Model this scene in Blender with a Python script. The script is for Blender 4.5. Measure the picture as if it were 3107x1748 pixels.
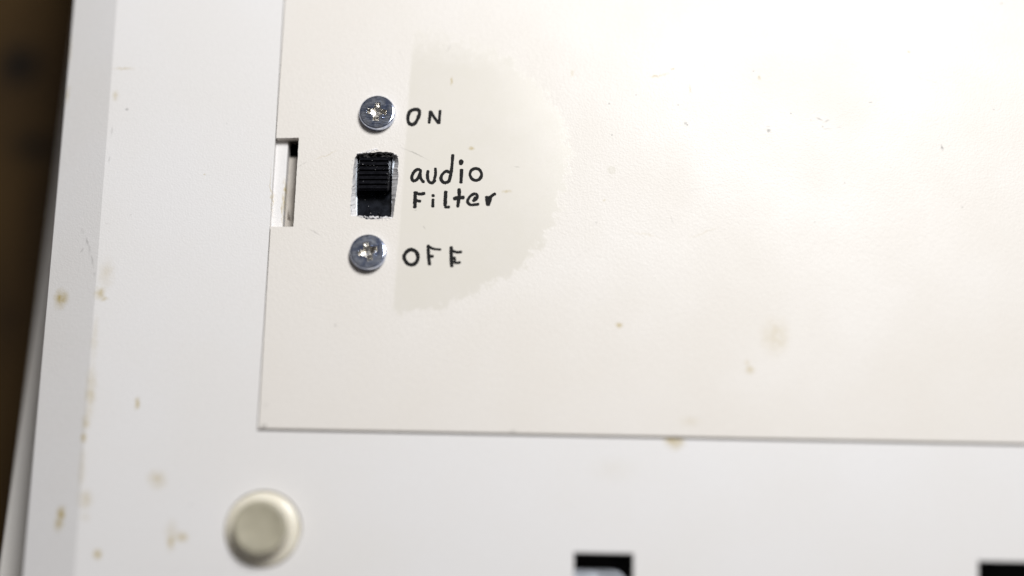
import bpy, bmesh, math, random
from mathutils import Vector, Matrix, noise, geometry

# ------------------------------------------------------------------ scene, camera, light
for o in list(bpy.data.objects):
    bpy.data.objects.remove(o)
SC = bpy.context.scene
COL = SC.collection
MM = 0.001
W, H = 3107.0, 1748.0            # photograph size, pixels
LENS = 60.0
F = LENS / 36.0 * W
TH, AZ, ROLL, DIST = math.radians(14), math.radians(6), math.radians(1.2), 264.0
CAM = DIST * Vector((math.sin(AZ) * math.sin(TH), -math.cos(AZ) * math.sin(TH), math.cos(TH)))
FWD = (-CAM).normalized()
R0 = FWD.cross(Vector((0, 1, 0))).normalized()
U0 = R0.cross(FWD)
RT = math.cos(ROLL) * R0 + math.sin(ROLL) * U0
UP = -math.sin(ROLL) * R0 + math.cos(ROLL) * U0


def P(x, y, z=0.0):
    """photo pixel -> millimetres on the plane of height z"""
    d = FWD * F + RT * (x - W / 2) - UP * (y - H / 2)
    return CAM + d * ((z - CAM.z) / d.z)


cam = bpy.data.cameras.new('camera')
cam.lens = LENS
cam.sensor_width = 36
cam.clip_start = 0.005
cam.clip_end = 20
cam.dof.use_dof = True
foc = P(1400, 520)
cam.dof.focus_distance = (foc - CAM).dot(FWD) * MM
cam.dof.aperture_fstop = 2.3
cam.dof.aperture_blades = 0
camo = bpy.data.objects.new('camera', cam)
COL.objects.link(camo)
camo.matrix_world = Matrix(((RT.x, UP.x, -FWD.x, CAM.x * MM), (RT.y, UP.y, -FWD.y, CAM.y * MM),
                            (RT.z, UP.z, -FWD.z, CAM.z * MM), (0, 0, 0, 1)))
SC.camera = camo

wd = bpy.data.worlds.new('World')
SC.world = wd
wd.use_nodes = True
wd.node_tree.nodes['Background'].inputs[0].default_value = (1.0, 0.95, 0.94, 1)
wd.node_tree.nodes['Background'].inputs[1].default_value = 0.09

la = bpy.data.lights.new('desk_lamp_light', 'AREA')
la.shape = 'DISK'
la.size = 0.15
la.energy = 2.07
la.color = (0.98, 0.99, 1.0)
lo = bpy.data.objects.new('desk_lamp_light', la)
COL.objects.link(lo)
lo.location = (0.095, 0.19, 0.36)
lo.rotation_euler = (Vector((0.02, 0.0, 0)) - lo.location).to_track_quat('-Z', 'Y').to_euler()

SC.view_settings.view_transform = 'Standard'
SC.view_settings.look = 'None'
SC.view_settings.gamma = 1
SC.view_settings.exposure = 0
SC.view_settings.use_curve_mapping = False
random.seed(7)


# ------------------------------------------------------------------ helpers
def link(name, me, mat=None, parent=None):
    o = bpy.data.objects.new(name, me)
    COL.objects.link(o)
    if mat:
        me.materials.append(mat)
    if parent:
        o.parent = parent
        o.matrix_parent_inverse = Matrix.Identity(4)
    return o


def build(name, verts, faces, mat, parent=None, smooth=False, bevel=0.0, segs=2, origin=None):
    """verts in world millimetres; origin = world mm of the parent's location"""
    off = Vector(origin) if origin is not None else (parent.location / MM if parent else Vector((0, 0, 0)))
    me = bpy.data.meshes.new(name)
    me.from_pydata([tuple((Vector(v) - off) * MM) for v in verts], [], faces)
    bm = bmesh.new()
    bm.from_mesh(me)
    bmesh.ops.remove_doubles(bm, verts=bm.verts, dist=1e-7)
    bmesh.ops.recalc_face_normals(bm, faces=bm.faces)
    bm.to_mesh(me)
    bm.free()
    if smooth:
        me.polygons.foreach_set('use_smooth', [True] * len(me.polygons))
    o = link(name, me, mat, parent)
    if bevel:
        b = o.modifiers.new('bevel', 'BEVEL')
        b.width = bevel * MM
        b.segments = segs
        b.limit_method = 'ANGLE'
        b.angle_limit = math.radians(35)
        b.harden_normals = False
    return o


def thing(name, label, cat, loc, group=None):
    o = bpy.data.objects.new(name, None)
    COL.objects.link(o)
    o.location = Vector(loc) * MM
    o.empty_display_size = 0.005
    o['label'] = label
    o['category'] = cat
    if group:
        o['group'] = group
    return o


def fill(loops):
    """triangulate a planar region bounded by loops (lists of Vectors, xy) -> list of index triples over the joined loops"""
    poly = [[Vector((p[0], p[1], 0)) for p in lp] for lp in loops]
    return [tuple(t_) for t_ in geometry.tessellate_polygon(poly)]


def plate(loops_top, loops_bot, zt, zb, bottom=True):
    """closed plate with holes; each loop may differ between top and bottom; zt/zb number or function of (x,y)"""
    ft = zt if callable(zt) else (lambda x, y: zt)
    fb = zb if callable(zb) else (lambda x, y: zb)
    v, f = [], []
    tt = fill(loops_top)
    for lp in loops_top:
        v += [(p[0], p[1], ft(p[0], p[1])) for p in lp]
    n = len(v)
    f += tt
    for lp in loops_bot:
        v += [(p[0], p[1], fb(p[0], p[1])) for p in lp]
    if bottom:
        f += [tuple(n + i for i in reversed(t)) for t in fill(loops_bot)]
    k = 0
    for lp in loops_top:
        m = len(lp)
        for i in range(m):
            j = (i + 1) % m
            f.append((k + i, k + j, n + k + j, n + k + i))
        k += m
    return v, f


def boxv(x0, x1, y0, y1, z0, z1):
    v = [(x, y, z) for z in (z0, z1) for x, y in ((x0, y0), (x1, y0), (x1, y1), (x0, y1))]
    f = [(3, 2, 1, 0), (4, 5, 6, 7), (0, 1, 5, 4), (1, 2, 6, 5), (2, 3, 7, 6), (3, 0, 4, 7)]
    return v, f


def circle(c, r, n=48):
    return [Vector((c[0] + r * math.cos(2 * math.pi * i / n), c[1] + r * math.sin(2 * math.pi * i / n), 0)) for i in range(n)]


def lathe(c, prof, n=64, cap=True):
    v, f = [], []
    for r, z in prof:
        v += [(c[0] + r * math.cos(2 * math.pi * i / n), c[1] + r * math.sin(2 * math.pi * i / n), c[2] + z) for i in range(n)]
    for k in range(len(prof) - 1):
        for i in range(n):
            j = (i + 1) % n
            f.append((k * n + i, k * n + j, (k + 1) * n + j, (k + 1) * n + i))
    if cap:
        f.append(tuple(range(n - 1, -1, -1)))
        f.append(tuple((len(prof) - 1) * n + i for i in range(n)))
    return v, f


def subdiv(lp, step, jit=0.0, seed=0.0, flags=None):
    """resample a closed loop with steps of about `step`, jittered by noise"""
    out = []
    for i in range(len(lp)):
        a, b = Vector(lp[i]), Vector(lp[(i + 1) % len(lp)])
        n = max(1, int((b - a).length / step))
        d = (b - a).normalized()
        nrm = Vector((-d.y, d.x, 0))
        for k in range(n):
            p = a.lerp(b, k / n)
            j = jit * (flags[i] if flags else 1.0)
            if j:
                q = noise.noise(Vector((p.x * 2.1, p.y * 2.1, seed))) + 0.6 * noise.noise(Vector((p.x * 6, p.y * 6, seed + 9)))
                p = p + nrm * j * q
            out.append(p)
    return out


# ------------------------------------------------------------------ materials
class NT:
    def __init__(self, name):
        self.m = bpy.data.materials.new(name)
        self.m.use_nodes = True
        self.t = self.m.node_tree
        self.b = self.t.nodes['Principled BSDF']

    def n(self, typ, **kw):
        nd = self.t.nodes.new(typ)
        for k, v in kw.items():
            setattr(nd, k, v)
        return nd

    def l(self, a, b):
        self.t.links.new(a, b)

    def set(self, **kw):
        for k, v in kw.items():
            self.b.inputs[k.replace('_', ' ')].default_value = v

    def math(self, op, a, b=None, c=None, clamp=False):
        nd = self.n('ShaderNodeMath', operation=op, use_clamp=clamp)
        for i, q in enumerate((a, b, c)):
            if q is None:
                continue
            if isinstance(q, (int, float)):
                nd.inputs[i].default_value = q
            else:
                self.l(q, nd.inputs[i])
        return nd.outputs[0]

    def vmath(self, op, a, b=None):
        nd = self.n('ShaderNodeVectorMath', operation=op)
        for i, q in enumerate((a, b)):
            if q is None:
                continue
            if isinstance(q, (tuple, Vector)):
                nd.inputs[i].default_value = q
            else:
                self.l(q, nd.inputs[i])
        return nd.outputs[1] if op == 'LENGTH' else nd.outputs[0]

    def noise(self, vec, scale, detail=3.0, rough=0.5):
        nd = self.n('ShaderNodeTexNoise')
        nd.inputs['Scale'].default_value = scale
        nd.inputs['Detail'].default_value = detail
        nd.inputs['Roughness'].default_value = rough
        self.l(vec, nd.inputs['Vector'])
        return nd

    def ramp(self, val, lo, hi, a=0.0, b=1.0, smooth=True):
        nd = self.n('ShaderNodeMapRange', interpolation_type='SMOOTHSTEP' if smooth else 'LINEAR')
        nd.inputs[1].default_value = lo
        nd.inputs[2].default_value = hi
        nd.inputs[3].default_value = a
        nd.inputs[4].default_value = b
        self.l(val, nd.inputs[0])
        return nd.outputs[0]

    def mix(self, fac, a, b):
        nd = self.n('ShaderNodeMix', data_type='RGBA')
        for s, q in ((nd.inputs[0], fac), (nd.inputs[6], a), (nd.inputs[7], b)):
            if isinstance(q, (int, float)):
                s.default_value = q
            elif isinstance(q, tuple):
                s.default_value = (*q, 1) if len(q) == 3 else q
            else:
                self.l(q, s)
        return nd.outputs[2]

    def coords(self):
        tc = self.n('ShaderNodeTexCoord')
        return tc.outputs['Object']

    def flat(self, vec):
        return self.vmath('MULTIPLY', vec, (1.0, 1.0, 0.0))

    def spots(self, flat, lst, z=0.0, wob=0.0006):
        """stains of their own shape: (x, y, rx, ry, strength[, rotation]) in 2576-wide photo pixels"""
        nz = self.noise(flat, 900, 3, 0.6)
        off = self.vmath('SUBTRACT', nz.outputs['Color'], (0.5, 0.5, 0.5))
        off = self.vmath('MULTIPLY', off, (wob * 2, wob * 2, 0))
        pos = self.vmath('ADD', flat, off)
        acc = None
        for s in lst:
            k = W / 2576.0
            c = P(s[0] * k, s[1] * k, z)
            px = k / 19.5
            mp = self.n('ShaderNodeMapping', vector_type='TEXTURE')
            mp.inputs['Location'].default_value = (c.x * MM, c.y * MM, 0)
            mp.inputs['Rotation'].default_value = (0, 0, math.radians(s[5] if len(s) > 5 else 0))
            mp.inputs['Scale'].default_value = (s[2] * px * MM, s[3] * px * MM, 1)
            self.l(pos, mp.inputs['Vector'])
            ln = self.vmath('LENGTH', mp.outputs[0])
            q = self.ramp(ln, 0.0, 1.4, s[4] * 0.9, 0.0)
            acc = q if acc is None else self.math('MAXIMUM', acc, q)
        return acc

    def grain(self, vec, strength, scale=2600.0, dist=0.00003, mask=None):
        g = self.noise(vec, scale, 2, 0.55)
        bp = self.n('ShaderNodeBump')
        bp.inputs['Distance'].default_value = dist
        if mask is None:
            bp.inputs['Strength'].default_value = strength
        else:
            self.l(self.math('MULTIPLY', mask, strength), bp.inputs['Strength'])
        self.l(g.outputs['Fac'], bp.inputs['Height'])
        self.l(bp.outputs[0], self.b.inputs['Normal'])
        return g


def mat_plain(name, col, rough, metal=0.0, var=0.08, scale=600.0, bump=0.0, **kw):
    t = NT(name)
    v = t.coords()
    nz = t.noise(v, scale, 4, 0.6)
    d = tuple(c * (1 - 2 * var) for c in col)
    e = tuple(min(1, c * (1 + 2 * var)) for c in col)
    t.l(t.mix(t.ramp(nz.outputs['Fac'], 0.3, 0.7), d, e), t.b.inputs['Base Color'])
    t.l(t.ramp(nz.outputs['Fac'], 0.3, 0.7, rough * 0.85, min(1, rough * 1.15)), t.b.inputs['Roughness'])
    t.set(Metallic=metal)
    t.set(**kw)
    if bump:
        t.grain(v, bump, scale * 3)
    return t.m


CASE_SPOTS = [(145, 745, 20, 26, .75), (150, 738, 9, 12, .5), (252, 738, 14, 16, .55), (262, 752, 10, 8, .4), (268, 690, 22, 40, .22),
              (345, 1015, 7, 15, .9), (395, 1205, 24, 24, .42), (149, 1292, 11, 18, 1.0), (143, 1315, 13, 22, .7),
              (215, 1256, 20, 24, .38), (430, 1362, 10, 22, .6), (457, 1352, 16, 15, .5), (432, 1335, 16, 26, .3),
              (245, 1396, 12, 12, .75), (1696, 1108, 24, 13, 1.0), (1700, 1118, 22, 16, .5), (312, 172, 30, 3, .5), (290, 240, 10, 16, .4),
              (216, 1060, 11, 22, .5), (210, 1100, 9, 16, .6), (228, 985, 14, 70, .38), (238, 850, 10, 60, .2), (205, 1180, 10, 60, .25),
              (515, 440, 3, 3, .7), (160, 225, 5, 30, .35), (165, 110, 5, 40, .35), (215, 1300, 14, 14, .2),
              (1540, 1180, 60, 30, .06), (714, 470, 4, 30, .7, 4), (710, 500, 5, 30, .6, 4), (706, 530, 3, 30, .5, 4), (682, 480, 2, 70, .4, 4)]
CASE_DARK = [(320, 275, 4, 4, .8), (205, 578, 5, 8, .45, 30), (216, 605, 4, 14, .4, 20), (222, 625, 4, 14, .35, 14), (231, 655, 3, 20, .35, 14),
             (237, 690, 4, 6, .6), (202, 628, 3, 8, .4, -40), (270, 562, 6, 3, .35), (480, 1270, 4, 4, .3), (282, 330, 3, 14, .3),
             (275, 400, 2.5, 8, .4), (330, 540, 2, 2, .5), (570, 310, 2, 2, .5)]
HATCH_SPOTS = [(1137, 205, 3, 12, .7), (1185, 373, 9, 4, .6), (1275, 483, 12, 5, .5), (1440, 183, 5, 12, .45), (1660, 190, 26, 3, .6, 12),
               (1735, 225, 4, 12, .4), (1558, 818, 10, 7, .85), (1950, 848, 36, 48, .28), (1960, 860, 18, 30, .25), (1885, 930, 12, 12, .5),
               (1880, 912, 8, 7, .25), (1910, 195, 4, 7, .5), (2285, 130, 5, 5, .6), (1735, 1060, 30, 12, .15), (1690, 175, 3, 3, .6),
               (1520, 505, 4, 4, .4), (1620, 590, 40, 2.0, .3, -10), (1770, 585, 40, 2, .25, 20), (820, 392, 30, 2, .3, 20)]
HATCH_DARK = [(1725, 310, 5, 4, .95), (1729, 314, 3, 3, .9), (1932, 318, 4, 3, .95), (1934, 328, 5, 5, .8), (1900, 310, 2, 2, .5), (2062, 300, 10, 3, .5, -30),
              (2080, 305, 10, 3, .45, 20), (2070, 318, 4, 3, .4), (2085, 324, 14, 2, .35), (2040, 302, 3, 3, .5), (2110, 320, 9, 3, .3),
              (2370, 372, 4, 8, .75, 20), (843, 818, 4, 4, .4), (1895, 180, 2.5, 2.5, .8), (1706, 263, 3, 3, .6), (1600, 240, 2.5, 2.5, .8), (1533, 260, 2.5, 3, .7),
              (1990, 285, 2.5, 2.5, .8), (2190, 258, 5, 2, .7), (2500, 275, 3, 3, .6), (1955, 460, 2.5, 2.5, .5), (2125, 460, 3, 3, .4), (1040, 385, 40, 2, .5, -24),
              (1300, 420, 8, 1.6, .4, -10), (1540, 340, 2.5, 2.5, .6), (1045, 530, 5, 2, .35), (1068, 572, 6, 2, .4, -50), (790, 583, 24, 1.8, .35, -30),
              (762, 412, 18, 1.6, .3, 30), (1690, 555, 1.6, 14, .3, 14), (2520, 10, 6, 3, .5), (664, 1072, 7, 6, .9), (1290, 1085, 9, 4, .7), (668, 1018, 10, 6, .12), (1780, 470, 60, 1.1, .22, 12), (2210, 640, 80, 1.1, .2, -8), (1460, 640, 45, 1.1, .2, 35), (2330, 200, 50, 1.1, .25, -20),
              (1130, 120, 14, 2, .25, 60), (1010, 140, 3, 14, .2, 20), (1500, 560, 3, 3, .4), (2240, 420, 2.5, 2.5, .5), (2420, 520, 2.5, 2.5, .5), (1650, 700, 2.5, 2.5, .45), (2050, 560, 2.5, 2.5, .5)]


def plastic(name, base, spots, dark, patch=False):
    t = NT(name)
    v = t.coords()
    fl = t.flat(v)
    big = t.noise(v, 45, 4, 0.55)
    fine = t.noise(v, 1400, 3, 0.6)
    col = t.mix(t.ramp(big.outputs['Fac'], 0.3, 0.72), base, tuple(c * q for c, q in zip(base, (0.98, 0.972, 0.955))))
    col = t.mix(t.ramp(fine.outputs['Fac'], 0.25, 0.8, 0.0, 0.10), col, tuple(c * 0.72 for c in base))
    rough = t.ramp(big.outputs['Fac'], 0.3, 0.7, 0.40, 0.47)
    mask = None
    if patch:
        k = W / 2576.0
        c = P(985 * k, 418 * k)
        e = P(1434 * k, 418 * k)
        rad = (e.x - c.x) * MM
        dirv = (P(1040 * k, 60 * k) - P(988 * k, 780 * k)).normalized()      # straight left border
        a0 = P(988 * k, 780 * k)
        nz = t.noise(fl, 520, 6, 0.74)
        nz2 = t.noise(fl, 70, 2, 0.5)
        wob = t.math('ADD', t.math('MULTIPLY', t.math('SUBTRACT', nz.outputs['Fac'], 0.5), 0.0085),
                     t.math('MULTIPLY', t.math('SUBTRACT', nz2.outputs['Fac'], 0.5), 0.006))
        q = t.vmath('SUBTRACT', fl, (c.x * MM, c.y * MM, 0))
        q = t.vmath('MULTIPLY', q, (1.0, 1.19, 0))
        d = t.math('ADD', t.vmath('LENGTH', q), wob)
        inside = t.ramp(d, rad - 0.0009, rad + 0.0003, 1.0, 0.0)
        # signed distance to the straight border, right side positive
        nr = Vector((dirv.y, -dirv.x, 0))
        dp = t.n('ShaderNodeVectorMath', operation='DOT_PRODUCT')
        t.l(t.vmath('SUBTRACT', fl, (a0.x * MM, a0.y * MM, 0)), dp.inputs[0])
        dp.inputs[1].default_value = tuple(nr)
        side = t.math('ADD', dp.outputs['Value'], t.math('MULTIPLY', t.math('SUBTRACT', nz.outputs['Fac'], 0.5), 0.0004))
        edge = t.ramp(side, -0.0004, 0.0005)
        pm = t.math('MULTIPLY', inside, edge)
        # upper end fades in the mask, imitating a glossy highlight washing it out
        sep = t.n('ShaderNodeSeparateXYZ')
        t.l(fl, sep.inputs[0])
        fade = t.math('ADD', sep.outputs['Y'], t.math('MULTIPLY', t.math('SUBTRACT', nz.outputs['Fac'], 0.5), 0.012))
        yf0, yf1 = P(1200 * k, 190 * k).y * MM, P(1200 * k, 30 * k).y * MM
        pm = t.math('MULTIPLY', pm, t.ramp(fade, yf0, yf1, 1.0, 0.1))
        # single dried drop to the right of the big patch
        c2 = P(1538 * k, 428 * k)
        d2 = t.math('ADD', t.vmath('LENGTH', t.vmath('SUBTRACT', fl, (c2.x * MM, c2.y * MM, 0))),
                    t.math('MULTIPLY', t.math('SUBTRACT', nz.outputs['Fac'], 0.5), 0.001))
        col = t.mix(t.ramp(d2, 0.00055, 0.0008, 0.6, 0.0), col, (0.66, 0.62, 0.54))
        mot = t.noise(fl, 160, 5, 0.65)
        col = t.mix(t.math('MULTIPLY', pm, t.ramp(mot.outputs['Fac'], 0.3, 0.7, 0.42, 0.75)), col, (0.722, 0.683, 0.605))
        rough = t.math('ADD', rough, t.math('MULTIPLY', pm, -0.24))
        mask = t.math('SUBTRACT', 1.0, t.math('MULTIPLY', pm, 0.93))
    st = t.spots(fl, spots)
    sn = t.noise(fl, 700, 4, 0.65)
    st = t.math('MULTIPLY', st, t.ramp(sn.outputs['Fac'], 0.3, 0.65, 0.45, 1.1))
    col = t.mix(t.math('MULTIPLY', st, 1.2, clamp=True), col, (0.45, 0.335, 0.095))
    dk = t.spots(fl, dark, wob=0.0003)
    dk = t.math('MULTIPLY', dk, t.ramp(sn.outputs['Fac'], 0.38, 0.55, 0.25, 1.0))
    col = t.mix(t.math('MULTIPLY', dk, 0.9, clamp=True), col, (0.10, 0.095, 0.085))
    t.l(col, t.b.inputs['Base Color'])
    t.l(rough, t.b.inputs['Roughness'])
    t.set(**{'Specular_IOR_Level': 0.35})
    t.grain(v, 0.75, 3300, 0.00005, mask)
    return t.m


M_CASE = plastic('white_case_plastic', (0.785, 0.763, 0.752), CASE_SPOTS, CASE_DARK)
M_HATCH = plastic('cream_hatch_plastic', (0.775, 0.731, 0.682), HATCH_SPOTS, HATCH_DARK, patch=True)
M_TOP = plastic('white_top_shell_plastic', (0.72, 0.69, 0.65), [(100, 1000, 12, 20, .3)], [(62, 985, 3, 3, .9)])
M_CUT = mat_plain('raw_cut_plastic', (0.86, 0.84, 0.84), 0.5, var=0.04, scale=2500, bump=0.12)
M_BLACK = mat_plain('black_switch_plastic', (0.005, 0.005, 0.007), 0.28, var=0.2, scale=1500, bump=0.05, Specular_IOR_Level=0.06)
M_HOUSE = mat_plain('black_slider_plastic', (0.004, 0.005, 0.008), 0.2, var=0.3, scale=900, bump=0.12, Specular_IOR_Level=0.25)
M_VOID = mat_plain('painted_interior_shade', (0.012, 0.012, 0.012), 0.8, var=0.1, scale=300)  # near-black colour standing in for shade inside the case
M_FLOOR = mat_plain('grey_inner_plastic', (0.58, 0.53, 0.47), 0.5, var=0.04, scale=400)
M_STEEL = mat_plain('pressed_steel', (0.62, 0.66, 0.72), 0.34, metal=1.0, var=0.06, scale=500)
M_DUST = mat_plain('dust', (0.75, 0.74, 0.72), 0.8, var=0.05, scale=500)
M_FUZZ = mat_plain('grey_lint', (0.16, 0.15, 0.145), 0.9, var=0.2, scale=2000)

t = NT('screw_metal')
v = t.coords()
n1 = t.noise(v, 900, 4, 0.6)
n2 = t.noise(t.vmath('MULTIPLY', v, (1.0, 3.5, 1.0)), 1500, 4, 0.7)
c = t.mix(t.ramp(n1.outputs['Fac'], 0.34, 0.66), (0.28, 0.34, 0.52), (0.74, 0.79, 0.90))  # zinc tint plus reflected bluish surroundings, both mixed into the colour
c = t.mix(t.ramp(n2.outputs['Fac'], 0.5, 0.72, 0.0, 0.55), c, (0.30, 0.33, 0.44))
t.l(c, t.b.inputs['Base Color'])
t.l(t.ramp(n2.outputs['Fac'], 0.3, 0.7, 0.10, 0.2), t.b.inputs['Roughness'])
t.set(Metallic=1.0)
t.grain(v, 0.10, 1800, 0.00002)
M_SCREW = t.m
t = NT('screw_recess_metal')
v = t.coords()
n1 = t.noise(v, 2200, 3, 0.6)
t.l(t.mix(t.ramp(n1.outputs['Fac'], 0.35, 0.65), (0.50, 0.47, 0.42), (0.93, 0.92, 0.90)), t.b.inputs['Base Color'])  # brownish reflections and white sparkle put into the colour
t.set(Metallic=1.0, Roughness=0.2)
t.grain(v, 0.5, 2600, 0.00004)
M_RECESS = t.m

t = NT('marker_ink')
v = t.coords()
n1 = t.noise(v, 5200, 3, 0.6)
n2 = t.noise(v, 1500, 2, 0.5)
t.set(Base_Color=(0.006, 0.0055, 0.0055, 1), Roughness=0.6, Specular_IOR_Level=0.15)
tr = t.n('ShaderNodeBsdfTransparent')
mx = t.n('ShaderNodeMixShader')
hole = t.ramp(t.math('ADD', n1.outputs['Fac'], t.math('MULTIPLY', n2.outputs['Fac'], 0.25)), 0.80, 0.92, 0.0, 0.7)
t.l(hole, mx.inputs[0])
t.l(t.b.outputs[0], mx.inputs[1])
t.l(tr.outputs[0], mx.inputs[2])
t.l(mx.outputs[0], t.t.nodes['Material Output'].inputs['Surface'])
M_INK = t.m

t = NT('translucent_rubber')
v = t.coords()
n1 = t.noise(v, 350, 4, 0.6)
t.l(t.mix(t.ramp(n1.outputs['Fac'], 0.3, 0.7), (0.77, 0.71, 0.58), (0.84, 0.79, 0.67)), t.b.inputs['Base Color'])
t.set(Roughness=0.28)
t.b.inputs['Subsurface Weight'].default_value = 0.05
t.b.inputs['Subsurface Radius'].default_value = (1.0, 0.8, 0.4)
t.b.inputs['Subsurface Scale'].default_value = 0.0012
M_RUBBER = t.m
M_WORN = mat_plain('worn_rubber', (0.40, 0.365, 0.27), 0.45, var=0.06, scale=260)

t = NT('dark_wood')
v = t.coords()
st = t.vmath('MULTIPLY', v, (1.0, 0.14, 1.0))
n1 = t.noise(st, 160, 5, 0.6)
n2 = t.noise(v, 18, 3, 0.5)
c = t.mix(t.ramp(n1.outputs['Fac'], 0.3, 0.7), (0.032, 0.016, 0.004), (0.078, 0.042, 0.010))
c = t.mix(t.ramp(n2.outputs['Fac'], 0.35, 0.7, 0, 0.6), c, (0.045, 0.024, 0.006))
kn = t.spots(t.flat(v), [(48, 165, 78, 78, 1.4), (85, 372, 90, 55, 1.0), (30, 800, 40, 60, .4), (-120, 600, 50, 50, .8)], z=-60.0, wob=0.004)
c = t.mix(t.math('MULTIPLY', kn, 1.0, clamp=True), c, (0.004, 0.002, 0.001))
t.l(c, t.b.inputs['Base Color'])
t.set(Roughness=0.6, Specular_IOR_Level=0.2)
M_WOOD = t.m

# ------------------------------------------------------------------ table
ZT = -60.0
tv, tf = boxv(-900, 900, -500, 900, ZT - 30, ZT)
tab = build('table_top', tv, tf, M_WOOD, bevel=2)
tab['kind'] = 'structure'

# ------------------------------------------------------------------ computer case, lying upside down
ZRIM = -2.6
case = thing('computer_case', 'white plastic home computer case lying upside down on the dark table', 'computer case', (0, 0, ZT))


def line_at(p, q, y):
    s = (y - p.y) / (q.y - p.y)
    return Vector((p.x + (q.x - p.x) * s, y, 0))


YB, YT, XR = -95.0, 150.0, 240.0
b0, b1 = P(355, 0), P(225, 1748)                       # upper edge of the chamfer
r0, r1 = P(225, 0, ZRIM), P(68, 1748, ZRIM)             # rim below the chamfer
bl, bh = line_at(b0, b1, YB), line_at(b0, b1, YT)
rl, rh = line_at(r0, r1, YB - 3), line_at(r0, r1, YT + 3)

# hatch outline
hTLp, hBLp = P(864, 0), P(783, 1299)
hBR = P(3107, 1345)
h_dir = (hBR - hBLp).normalized()
HX1 = 118.0
HY1 = 82.0
hBL = Vector((hBLp.x, hBLp.y, 0))
hBRr = hBL + h_dir * (HX1 - hBL.x)
hTL = line_at(hTLp, hBLp, HY1)
hTR = Vector((HX1, HY1 + h_dir.y / h_dir.x * (HX1 - hTL.x), 0))
GAPL, GAPB = 0.16, 0.42
opening = [Vector((hBL.x - GAPL, hBL.y - GAPB, 0)), Vector((hBRr.x + 0.3, hBRr.y - GAPB, 0)), Vector((hTR.x + 0.3, hTR.y + 0.3, 0)), Vector((hTL.x - GAPL, hTL.y + 0.3, 0))]


def pxrect(x0, y0, x1, y1):
    return [P(x0, y1), P(x1, y1 + (x1 - x0) * 0.02), P(x1, y0 + (x1 - x0) * 0.02), P(x0, y0)]


v1 = pxrect(1741, 1676, 1922, 1890)
v2 = pxrect(2968, 1702, 3330, 1916)
footc = P(797, 1606)
FR = 5.65
recess = circle(footc, FR + 0.2, 64)
# upper face with its holes
ND = 24
outer = [bl, Vector((XR, YB, 0)), Vector((XR, YT, 0))] + [bh.lerp(bl, i / ND) for i in range(ND)]
loops = [outer, opening, v1, v2, recess]
ZI = -2.4
tri = fill(loops)
V, Fc = [], []
for lp in loops:
    V += [(p.x, p.y, 0.0) for p in lp]
Fc += tri
# walls of the holes
k = len(outer)
for lp, zb in ((opening, -1.4), (v1, ZI), (v2, ZI), (recess, -0.5)):
    m = len(lp)
    s = len(V)
    V += [(p.x, p.y, zb) for p in lp]
    for i in range(m):
        j = (i + 1) % m
        Fc.append((k + i, k + j, s + j, s + i))
    if lp is recess:
        Fc.append(tuple(s + i for i in range(m)))
    k += m
# chamfer all round, then the side walls
s = len(V)
rim = [rl, Vector((XR + 5.5, YB - 4, 0)), Vector((XR + 5.5, YT + 4, 0))] + [rh.lerp(rl, i / ND) for i in range(ND)]
NO = len(rim)
V += [(p.x, p.y, ZRIM) for p in rim]
V += [(p.x + (0.25 if p.x < 0 else -0.25), p.y, -11.0 - 37.0 * (p.y - rl.y) / (rh.y - rl.y)) for p in rim]
for i in range(NO):
    j = (i + 1) % NO
    Fc.append((i, j, s + j, s + i))
    Fc.append((s + i, s + j, s + NO + j, s + NO + i))
build('bottom_shell', V, Fc, M_CASE, case, bevel=0.3, segs=4)

# ledge that carries the hatch, its grey inner floor with a dark opening, seen through the notch
def inset(lp, dl, db):
    return [Vector((lp[0].x + dl, lp[0].y + db, 0)), Vector((lp[1].x - db, lp[1].y + db, 0)), Vector((lp[2].x - db, lp[2].y - db, 0)), Vector((lp[3].x + dl, lp[3].y - db, 0))]


ZL = -1.42
n0, n1_ = P(875, 430, ZL), P(858, 688, ZL)
inn = inset(opening, 2.0, 3.0)
inn[0] = line_at(n0, n1_, inn[0].y)
inn[3] = line_at(n0, n1_, inn[3].y)
out2 = inset(opening, -0.6, -0.6)
pv, pf = plate([out2, inn], [out2, inn], ZL, ZL - 2.2)
ledge = build('hatch_ledge', pv, pf, M_CASE, case, bevel=0.3, segs=3)
ZF = -3.9
dark = [P(876, 478, ZF), P(912, 478, ZF), P(912, 428, ZF), P(876, 428, ZF)]
fo = [P(846, 720, ZF), P(925, 720, ZF), P(932, 395, ZF), P(860, 395, ZF)]
pv, pf = plate([fo, dark], [fo, dark], ZF, ZF - 1.2)
build('inner_floor', pv, pf, M_FLOOR, case)
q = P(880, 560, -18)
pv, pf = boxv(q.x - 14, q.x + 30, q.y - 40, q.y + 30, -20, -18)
build('interior_shade_sheet', pv, pf, M_VOID, case)  # added black sheet, paints the shade under the opening
# a torn sliver of plastic standing on the inner floor
c0 = P(876, 668, ZF)
pv = [(c0.x - .25, c0.y + .1, ZF), (c0.x + .35, c0.y - .25, ZF), (c0.x + .25, c0.y + .55, ZF + .9), (c0.x - .1, c0.y + 1.6, ZF + .5),
      (c0.x - .2, c0.y + .15, ZF + .05), (c0.x + .3, c0.y - .1, ZF + .05)]
build('plastic_sliver', pv, [(0, 1, 2), (0, 2, 3), (4, 3, 2), (4, 2, 5), (0, 1, 5, 4), (1, 2, 5), (0, 4, 3)], M_FLOOR, case)

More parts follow.
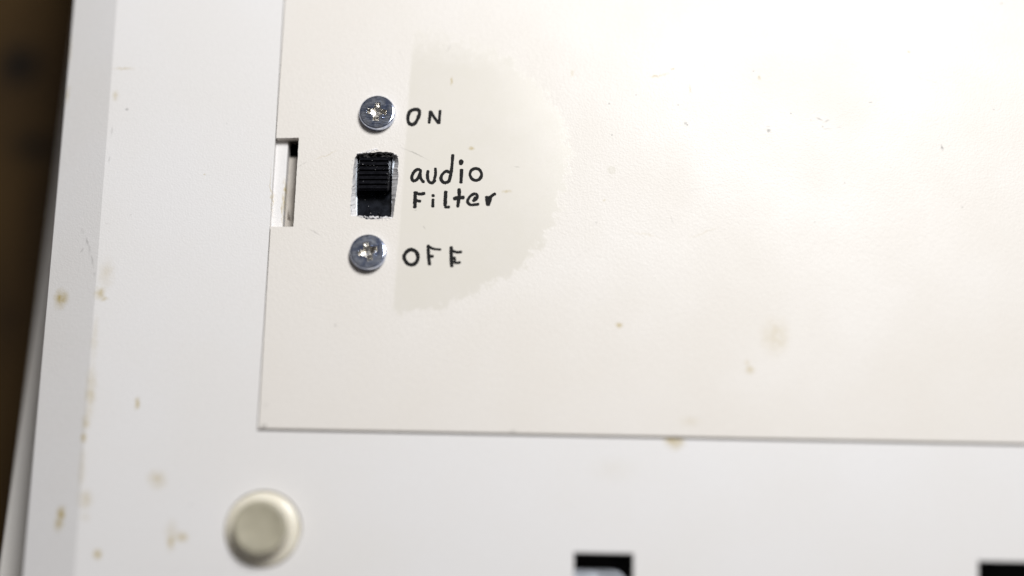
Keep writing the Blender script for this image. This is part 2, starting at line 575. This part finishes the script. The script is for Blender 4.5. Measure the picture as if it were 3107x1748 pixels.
# below the two vents: black plate painting in the shade, and a steel tab
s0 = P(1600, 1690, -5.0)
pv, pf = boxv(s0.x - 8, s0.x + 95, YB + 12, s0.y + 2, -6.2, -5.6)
build('vent_shade_plate', pv, pf, M_VOID, case)
a, b = P(1735, 1722, -4.6), P(1902, 1850, -4.6)
sh = [Vector((a.x, b.y - 4, 0)), Vector((b.x, b.y - 4, 0))]
for i in range(7):
    an = math.radians(90 * i / 6)
    sh.append(Vector((b.x - 2.4 + 2.4 * math.cos(an), a.y - 2.4 + 2.4 * math.sin(an), 0)))
sh.append(Vector((a.x, a.y, 0)))
pv, pf = plate([sh], [sh], -4.6, -5.5)
build('shield_tab', pv, pf, M_STEEL, case, bevel=0.3)

# moulded foot
prof = [(0.01, -0.5), (FR, -0.5), (FR, 0.05), (FR - 0.1, 0.28), (FR - 0.35, 0.42), (FR - 1.1, 0.60), (FR - 1.3, 0.78), (FR - 1.42, 1.2), (FR - 1.53, 1.9), (FR - 1.6, 2.5),
        (FR - 1.7, 2.55), (1.2, 2.5), (0.01, 2.5)]
pv, pf = lathe((footc.x, footc.y, 0), prof, 72)
foot = build('rubber_foot', pv, pf, M_RUBBER, case, smooth=True)
pv, pf = lathe((footc.x, footc.y, 0), [(FR - 1.59, 2.45), (FR - 1.60, 2.6), (FR - 1.67, 2.76), (FR - 1.8, 2.88), (FR - 2.05, 2.93), (FR - 2.4, 2.9), (FR - 2.8, 2.82), (1.0, 2.78), (0.01, 2.78)], 72)
worn = build('worn_face', pv, pf, M_WORN, foot, smooth=True, origin=case.location / MM)

# upper shell of the computer (underneath), slightly askew, its flange rises towards the viewer
def ztop(x, y):
    return -10.0 - max(-2.5, (y + 44) * 0.19)


def PZ(x, y):
    z = -5.0
    for _ in range(8):
        p = P(x, y, z)
        z = ztop(p.x, p.y)
    return P(x, y, z)


e0, e1 = PZ(169, 338), PZ(24, 1250)
el, eh = line_at(e0, e1, YB - 8), line_at(e0, e1, YT + 8)
o4 = [el, Vector((XR + 9, YB - 8, 0)), Vector((XR + 9, YT + 8, 0)), eh]
rows = 12
i4 = [Vector((rl.x + 5, YB + 6, 0)), Vector((XR - 6, YB + 6, 0)), Vector((XR - 6, YT - 6, 0)), Vector((rh.x + 5, YT - 6, 0))]
pv, pf = plate([o4, i4], [o4, i4], ztop, ZT)
build('top_shell', pv, pf, M_TOP, case, bevel=0.8, segs=3)

# ------------------------------------------------------------------ hatch cover
hatch = thing('hatch_cover', 'cream plastic hatch cover with handwritten switch lettering and a smooth glue patch', 'hatch cover', (0, 0, -1.4))
ntl, ntr, nbr, nbl = P(837, 419), P(907, 418), P(890, 688), P(817, 688)
edge_at = lambda y: line_at(hTL, hBL, y)
pl = [edge_at(nbl.y), nbr, ntr, edge_at(ntl.y)]
hout = [hBL, hBRr, hTR, hTL, Vector((pl[3].x, pl[3].y, 0)), Vector((ntr.x, ntr.y, 0)), Vector((nbr.x, nbr.y, 0)), Vector((pl[0].x, pl[0].y, 0))]
# roughen the notch's hand-cut upper edge and right edge a little
ho = []
for i, p in enumerate(hout):
    qn = hout[(i + 1) % len(hout)]
    if i in (4, 5):
        L = (qn - p).length
        n = max(2, int(L / 0.22))
        for kx in range(n):
            w = p.lerp(qn, kx / n)
            j = 0.05 * noise.noise(Vector((w.x * 3.1, w.y * 3.1, 2.0))) if 0 < kx else 0
            d = (qn - p).normalized()
            ho.append(w + Vector((-d.y, d.x, 0)) * j)
    else:
        ho.append(p)


def zr(u, v, z=0.0):                                    # close-up coordinates of the switch -> millimetres
    return P(1030 + u / 5.573, 430 + v / 5.573, z)


top_l = [(300, 200), (420, 188), (560, 182), (700, 172), (830, 178), (900, 186), (985, 240), (1000, 360), (985, 480), (1000, 580), (985, 700), (965, 820), (945, 1000),
         (920, 1180), (905, 1285), (800, 1272), (700, 1300), (560, 1315), (440, 1308), (385, 1272), (300, 1262), (190, 1250), (188, 1100), (200, 900), (215, 750), (238, 450), (258, 280)]
bot_l = [(310, 225), (420, 215), (560, 212), (700, 205), (830, 205), (890, 212), (930, 255), (930, 360), (905, 480), (900, 580), (890, 700), (885, 820), (885, 1000),
         (880, 1180), (870, 1275), (800, 1272), (700, 1300), (560, 1315), (440, 1308), (385, 1272), (330, 1262), (290, 1250), (285, 1100), (275, 900), (275, 750), (285, 450), (300, 280)]


def resamp(l, z, n_per, seed, jit):
    pts = [zr(u, w, z) for u, w in l]
    out = []
    for i in range(len(pts)):
        a, b = pts[i], pts[(i + 1) % len(pts)]
        d = (b - a).normalized()
        nr = Vector((-d.y, d.x, 0))
        for k in range(n_per):
            p = a.lerp(b, k / n_per)
            p = p + nr * jit * (noise.noise(Vector((p.x * 3, p.y * 3, seed))) + .5 * noise.noise(Vector((p.x * 8, p.y * 8, seed))))
            out.append(Vector((p.x, p.y, 0)))
    return out


ht = resamp(top_l, 0, 5, 1.0, 0.10)
hb = resamp(bot_l, -1.4, 5, 4.0, 0.10)
hv, hf = plate([ho, ht], [ho, hb], 0.0, -1.4)
panel = build('cover_panel', hv, hf, M_HATCH, hatch, bevel=0.1, segs=2)
# the raw cut faces of the hand-made hole are bare white plastic
panel.data.materials.append(M_CUT)
hc = Vector(zr(590, 750)) * MM
for p in panel.data.polygons:
    c3 = p.center
    if abs(p.normal.z) < 0.97 and abs(c3.x - hc.x) < 0.0047 and abs(c3.y - hc.y) < 0.0061:
        p.material_index = 1

# ragged burrs left along the hole
def flake(v, f, c, r, ang, z, h):
    s = len(v)
    n = 7
    for lv in range(2):
        for i in range(n):
            an = ang + 2 * math.pi * i / n
            rr = r * (0.45 + 0.75 * random.random()) * (1 if lv == 0 else 0.6)
            v.append((c.x + rr * math.cos(an) * 1.5, c.y + rr * math.sin(an), z + lv * h * (0.5 + random.random())))
    for i in range(n):
        j = (i + 1) % n
        f.append((s + i, s + j, s + n + j, s + n + i))
    f.append(tuple(s + n + i for i in range(n)))
    f.append(tuple(s + i for i in range(n - 1, -1, -1)))


bv, bf = [], []
for (ua, va), (ub, vb), cnt, rad in (((300, 205), (660, 150), 16, .15), ((470, 150), (640, 130), 6, .22), ((300, 1262), (870, 1290), 26, .15), ((380, 1280), (820, 1325), 14, .12),
                                     ((190, 1000), (200, 1240), 6, .08), ((985, 420), (985, 620), 5, .11), ((900, 190), (985, 240), 5, .12), ((225, 300), (200, 860), 8, .06)):
    for i in range(cnt):
        s = (i + random.random()) / cnt
        flake(bv, bf, zr(ua + (ub - ua) * s + random.uniform(-8, 8), va + (vb - va) * s + random.uniform(-9, 9)), rad * random.uniform(.5, 1.3), random.random() * 6, -0.05, 0.13)
o = build('cut_burr', bv, bf, M_CUT, hatch)
o['kind'] = 'stuff'


# handwriting: ribbons of ink on the panel
def smooth_poly(pts, closed=False, step=0.05):
    out = []
    n = len(pts)
    rng = range(n if closed else n - 1)
    for i in rng:
        p1, p2 = pts[i], pts[(i + 1) % n]
        p0 = pts[(i - 1) % n] if (closed or i > 0) else p1
        p3 = pts[(i + 2) % n] if (closed or i + 2 < n) else p2
        m = max(2, int((p2 - p1).length / step))
        for kx in range(m):
            s = kx / m
            out.append(0.5 * ((2 * p1) + (p2 - p0) * s + (2 * p0 - 5 * p1 + 4 * p2 - p3) * s * s + (3 * p1 - p0 - 3 * p2 + p3) * s ** 3))
    out.append(pts[0] if closed else pts[-1])
    return out


def zt5(u, w):
    return P(1180 + u / 2.684, 300 + w / 2.684)


def ink(v, f, pts, width, z, closed=False, seed=0.0):
    line = smooth_poly([zt5(*p) for p in pts], closed)
    wmm = 1.78 * width / 2.684 / 19.5
    s = len(v)
    n = len(line)
    for i, p in enumerate(line):
        a, b = line[max(0, i - 1)], line[min(n - 1, i + 1)]
        if closed and i in (0, n - 1):
            a, b = line[-2], line[1]
        d = (b - a).normalized()
        nr = Vector((-d.y, d.x, 0))
        e = min(i, n - 1 - i) * 0.05
        cap = 1.0 if closed else math.sqrt(max(0.12, 1 - max(0, 1 - e / (wmm * .5)) ** 2))
        press = 1 + 0.18 * noise.noise(Vector((i * 0.06, seed, 1.3)))
        for sg in (1, -1):
            j = 1 + 0.22 * noise.noise(Vector((p.x * 9 + sg * 5, p.y * 9, seed))) + 0.2 * noise.noise(Vector((p.x * 24, p.y * 24 + sg * 3, seed)))
            w = p + nr * sg * wmm * 0.5 * cap * press * j
            v.append((w.x, w.y, z))
    for i in range(n - 1):
        q = s + 2 * i
        f.append((q, q + 1, q + 3, q + 2))


WORDS = [
    ('ON', [([(200, 88), (170, 106), (155, 150), (160, 192), (185, 210), (215, 196), (240, 150), (250, 112), (236, 90)], 17, True),
            ([(326, 203), (333, 150), (336, 95)], 15, False), ([(336, 98), (370, 152), (408, 203)], 15, False), ([(410, 206), (412, 150), (418, 90)], 14, False)]),
    ('audio', [([(256, 582), (230, 576), (202, 600), (186, 640), (200, 668), (230, 655), (252, 610)], 15, True), ([(258, 578), (257, 635), (274, 670), (293, 676)], 14, False),
               ([(320, 580), (314, 630), (324, 670), (345, 684), (366, 676), (380, 658)], 15, False), ([(378, 560), (380, 610), (372, 650), (364, 672)], 13, False),
               ([(521, 450), (514, 540), (503, 620), (487, 682)], 15, False), ([(500, 602), (468, 590), (436, 614), (424, 650), (444, 680), (478, 678), (500, 645)], 15, False),
               ([(580, 495), (588, 515), (582, 540)], 19, False), ([(592, 502), (600, 522)], 16, False), ([(592, 570), (590, 630), (586, 690)], 16, False),
               ([(707, 568), (672, 582), (660, 618), (678, 652), (710, 664), (742, 650), (755, 615), (740, 580)], 14, True)]),
    ('Filter', [([(216, 752), (213, 820), (211, 893)], 18, False), ([(214, 760), (250, 776), (297, 768)], 15, False), ([(216, 824), (240, 832), (264, 834)], 14, False),
                ([(362, 776), (358, 800)], 19, False), ([(360, 812), (358, 850), (358, 886)], 15, False), ([(463, 748), (460, 815), (457, 876)], 17, False), ([(450, 881), (475, 882), (499, 880)], 13, False),
                ([(571, 728), (573, 790), (566, 840), (560, 886)], 16, False), ([(522, 815), (565, 806), (618, 803)], 17, False),
                ([(678, 832), (712, 818), (720, 788), (696, 774), (660, 796), (641, 836), (662, 862), (700, 862), (737, 856)], 13, False), ([(688, 822), (716, 800)], 16, False),
                ([(794, 790), (800, 835), (806, 872)], 15, False), ([(808, 872), (824, 825), (836, 792), (872, 770)], 15, False), ([(806, 800), (822, 806), (815, 840)], 16, False)]),
    ('OFF', [([(180, 1228), (142, 1248), (123, 1290), (146, 1336), (185, 1352), (220, 1334), (237, 1290), (221, 1246)], 18, True),
             ([(320, 1187), (323, 1280), (332, 1358)], 15, False), ([(321, 1200), (365, 1222), (427, 1228)], 12, False), ([(328, 1282), (366, 1284)], 17, False),
             ([(508, 1200), (508, 1290), (513, 1372)], 17, False), ([(510, 1234), (548, 1249), (597, 1247)], 14, False), ([(514, 1296), (546, 1298)], 15, False),
             ([(514, 1320), (548, 1336), (586, 1330)], 13, False), ([(538, 1298), (540, 1330)], 10, False)]),
]
for wi, (word, strokes) in enumerate(WORDS):
    iv, jf = [], []
    for si, (pts, wd_, cl) in enumerate(strokes):
        ink(iv, jf, pts, wd_, 0.012 + 0.003 * si, cl, seed=wi * 10 + si)
    o = build('handwriting', iv, jf, M_INK, hatch)
    o['label'] = 'handwritten black marker word "%s"' % word

# ------------------------------------------------------------------ slide switch behind the hole
sw_c = zr(590, 770, -6)
switch = thing('slide_switch', 'black slide switch with ribbed knob in the ragged cut hole', 'slide switch', (sw_c.x, sw_c.y, -6.0))
# bracket (hidden behind the hatch except for its bright edge at the hole's left side)
slot = [zr(302, 1500, -1.6), zr(872, 1500, -1.6), zr(905, 60, -1.6), zr(305, 60, -1.6)]
cc = zr(590, 750, -1.6)
bo = [Vector((cc.x - 3.6, cc.y - 14, 0)), Vector((cc.x + 3.9, cc.y - 14, 0)), Vector((cc.x + 3.9, cc.y + 14, 0)), Vector((cc.x - 3.6, cc.y + 14, 0))]
pv, pf = plate([bo, slot], [bo, slot], -1.5, -1.9)
build('bracket', pv, pf, M_STEEL, switch, bevel=0.12)
pv, pf = boxv(cc.x - 3.4, cc.x + 3.7, cc.y - 6.5, cc.y + 6.5, -6.0, -2.3)
build('housing', pv, pf, M_HOUSE, switch, bevel=0.1)
# knob: tapered block, left face steep, right face drafted
ZK = 0.35
kt = [zr(300, 815, ZK), zr(812, 815, ZK), zr(838, 262, ZK), zr(335, 262, ZK)]
kb = [zr(318, 826, -2.3), zr(885, 826, -2.3), zr(915, 235, -2.3), zr(330, 235, -2.3)]
pv = [tuple(Vector((p.x, p.y, ZK - 0.35))) for p in kt] + [tuple(Vector((p.x, p.y, -2.3))) for p in kb]
pf = [(0, 1, 2, 3), (7, 6, 5, 4), (0, 4, 5, 1), (1, 5, 6, 2), (2, 6, 7, 3), (3, 7, 4, 0)]
knob = build('knob', pv, pf, M_BLACK, switch, bevel=0.1)
NR = 7
for i in range(NR):
    def row(s):
        return kt[3].lerp(kt[0], s), kt[2].lerp(kt[1], s)
    sa, sb = i / NR + 0.012, (i + 1) / NR - 0.03
    (a, b), (c_, d_) = row(sa), row(sb)
    zb_, zt_ = ZK - 0.37, ZK
    y1, y2 = sa + (sb - sa) * 0.18, sa + (sb - sa) * 0.82
    (a2, b2), (c2, d2) = row(y1), row(y2)
    rv = [(a.x, a.y, zb_), (b.x, b.y, zb_), (d_.x, d_.y, zb_), (c_.x, c_.y, zb_), (a2.x + .06, a2.y, zt_), (b2.x - .06, b2.y, zt_), (d2.x - .06, d2.y, zt_), (c2.x + .06, c2.y, zt_)]
    off = (switch.location / MM)
    r_ = build('rib', rv, [(3, 2, 1, 0), (4, 5, 6, 7), (0, 1, 5, 4), (1, 2, 6, 5), (2, 3, 7, 6), (3, 0, 4, 7)], M_BLACK, knob, origin=off, bevel=0.05)
# dust specks on the knob and slider
dv, df = [], []
spk = [(555, 315, .055), (340, 340, .04), (395, 382, .05), (455, 400, .03), (580, 402, .03), (635, 430, .03), (605, 474, .035), (755, 460, .025), (805, 545, .05), (845, 490, .04), (400, 672, .035),
       (630, 760, .025), (905, 515, .04), (520, 400, .025), (790, 690, .035), (320, 480, .03)]
for u, w, r in spk:
    flake(dv, df, zr(u, w, ZK), r, random.random() * 6, ZK - 0.02, 0.05)
o = build('dust_speck', dv, df, M_DUST, knob, origin=switch.location / MM)
o['kind'] = 'stuff'
dv, df = [], []
for u, w, r in [(430, 985, .04), (490, 1090, .045), (530, 1212, .06), (770, 885, .03), (820, 850, .035), (640, 1250, .03), (590, 1180, .02), (670, 1210, .02)]:
    flake(dv, df, zr(u, w, -2.3), r, random.random() * 6, -2.31, 0.05)
o = build('dust_speck', dv, df, M_DUST, switch)
o['kind'] = 'stuff'
# lint caught above the knob
dv, df = [], []
for i in range(46):
    a = zr(random.uniform(320, 920), random.uniform(185, 250), 0)
    ang = random.uniform(-1.2, 1.2)
    L = random.uniform(.25, .8)
    d = Vector((math.cos(ang), math.sin(ang), 0))
    nr = Vector((-d.y, d.x, 0)) * 0.022
    z0 = random.uniform(-.9, -.05)
    z1 = z0 + random.uniform(-.2, .2)
    s = len(dv)
    b = a + d * L
    dv += [tuple(Vector((a.x, a.y, z0)) + nr), tuple(Vector((a.x, a.y, z0)) - nr), tuple(Vector((b.x, b.y, z1)) - nr), tuple(Vector((b.x, b.y, z1)) + nr),
           (a.x, a.y, z0 + .03), (b.x, b.y, z1 + .03)]
    df += [(s, s + 1, s + 2, s + 3), (s, s + 4, s + 5, s + 3), (s + 1, s + 2, s + 5, s + 4), (s, s + 1, s + 4), (s + 3, s + 5, s + 2)]
o = build('lint', dv, df, M_FUZZ, hatch)
o['kind'] = 'stuff'


# ------------------------------------------------------------------ screws
def cross(half, w, fil, n_rot):
    """outline of a cross-shaped driver recess with slanted inner corners"""
    out = []
    for k in range(4):
        an = n_rot + k * math.pi / 2
        ca, sa = math.cos(an), math.sin(an)
        for x, y in ((fil, -w * 1.02), (half * 0.97, -w * 0.9), (half, -w * 0.55), (half, w * 0.55), (half * 0.97, w * 0.9), (fil, w * 1.02)):
            out.append(Vector((x * ca - y * sa, x * sa + y * ca, 0)))
    return out


def make_screw(label, c, rot, tilt, nub):
    RS, HH = 2.84, 1.2
    base = (c.x, c.y, 0.0)
    t_ = thing('screw', label, 'screw', base, 'screws holding the slide switch')
    t_.rotation_euler = tilt
    n = 72
    prof = [(RS - .08, -0.45), (RS, 0.02), (RS, HH - .30), (RS - .03, HH - .15), (RS - .12, HH - .04), (RS - .26, HH)]
    v, f = lathe((0, 0, 0), prof, n, cap=False)
    f.append(tuple(range(n - 1, -1, -1)))
    top = [Vector((p[0], p[1], 0)) for p in v[-n:]]
    cr = cross(1.56, 0.48, 0.70, rot)
    tr_ = fill([top, cr])
    s = len(v) - n
    v += [(p.x, p.y, HH) for p in cr]
    f += [tuple(s + i for i in tri_) for tri_ in tr_]
    h = build('head', v, f, M_SCREW, t_, origin=(0, 0, 0))
    me = h.data
    for p in me.polygons:
        p.use_smooth = abs(p.normal.z) < 0.9
    # recess
    v, f = [], []
    lv = [(1.56, .48, .70, HH), (1.46, .42, .63, HH - .12), (1.05, .30, .45, HH - .7), (.35, .2, .24, HH - .95)]
    for half, w, fil, z in lv:
        v += [(p.x, p.y, z) for p in cross(half, w, fil, rot)]
    m = 24
    for k in range(3):
        for i in range(m):
            j = (i + 1) % m
            f.append((k * m + i, k * m + j, (k + 1) * m + j, (k + 1) * m + i))
    f.append(tuple(3 * m + i for i in range(m)))
    build('cross_recess', v, f, M_RECESS, t_, origin=(0, 0, 0))
    # small dents and burrs raised by the driver
    v, f = [], []
    for x, y, r in nub:
        s = len(v)
        pv, pf = lathe((x, y, HH - .01), [(r, 0), (r * .85, r * .35), (r * .5, r * .62), (r * .1, r * .7)], 12)
        v += pv
        f += [tuple(s + i for i in q) for q in pf]
    build('burr', v, f, M_SCREW, t_, smooth=True, origin=(0, 0, 0))
    return t_


make_screw('silver cross-head screw beside the handwritten word ON, above the switch', P(1146, 348), math.radians(-4),
           (math.radians(-4), math.radians(-1), 0), [(.98, -1.05, .26), (-1.55, .0, .07), (.75, .55, .09), (-1.5, .25, .06), (.95, -.55, .1)])
make_screw('silver cross-head screw beside the handwritten word OFF, below the switch', P(1118, 770), math.radians(17),
           (math.radians(-4.5), math.radians(0), 0), [(1.25, -.15, .16), (1.3, -.5, .11), (-.85, 1.1, .08), (-1.5, -.05, .09), (.5, .85, .13), (.0, -2.3, .07), (-.1, -.4, .1)])
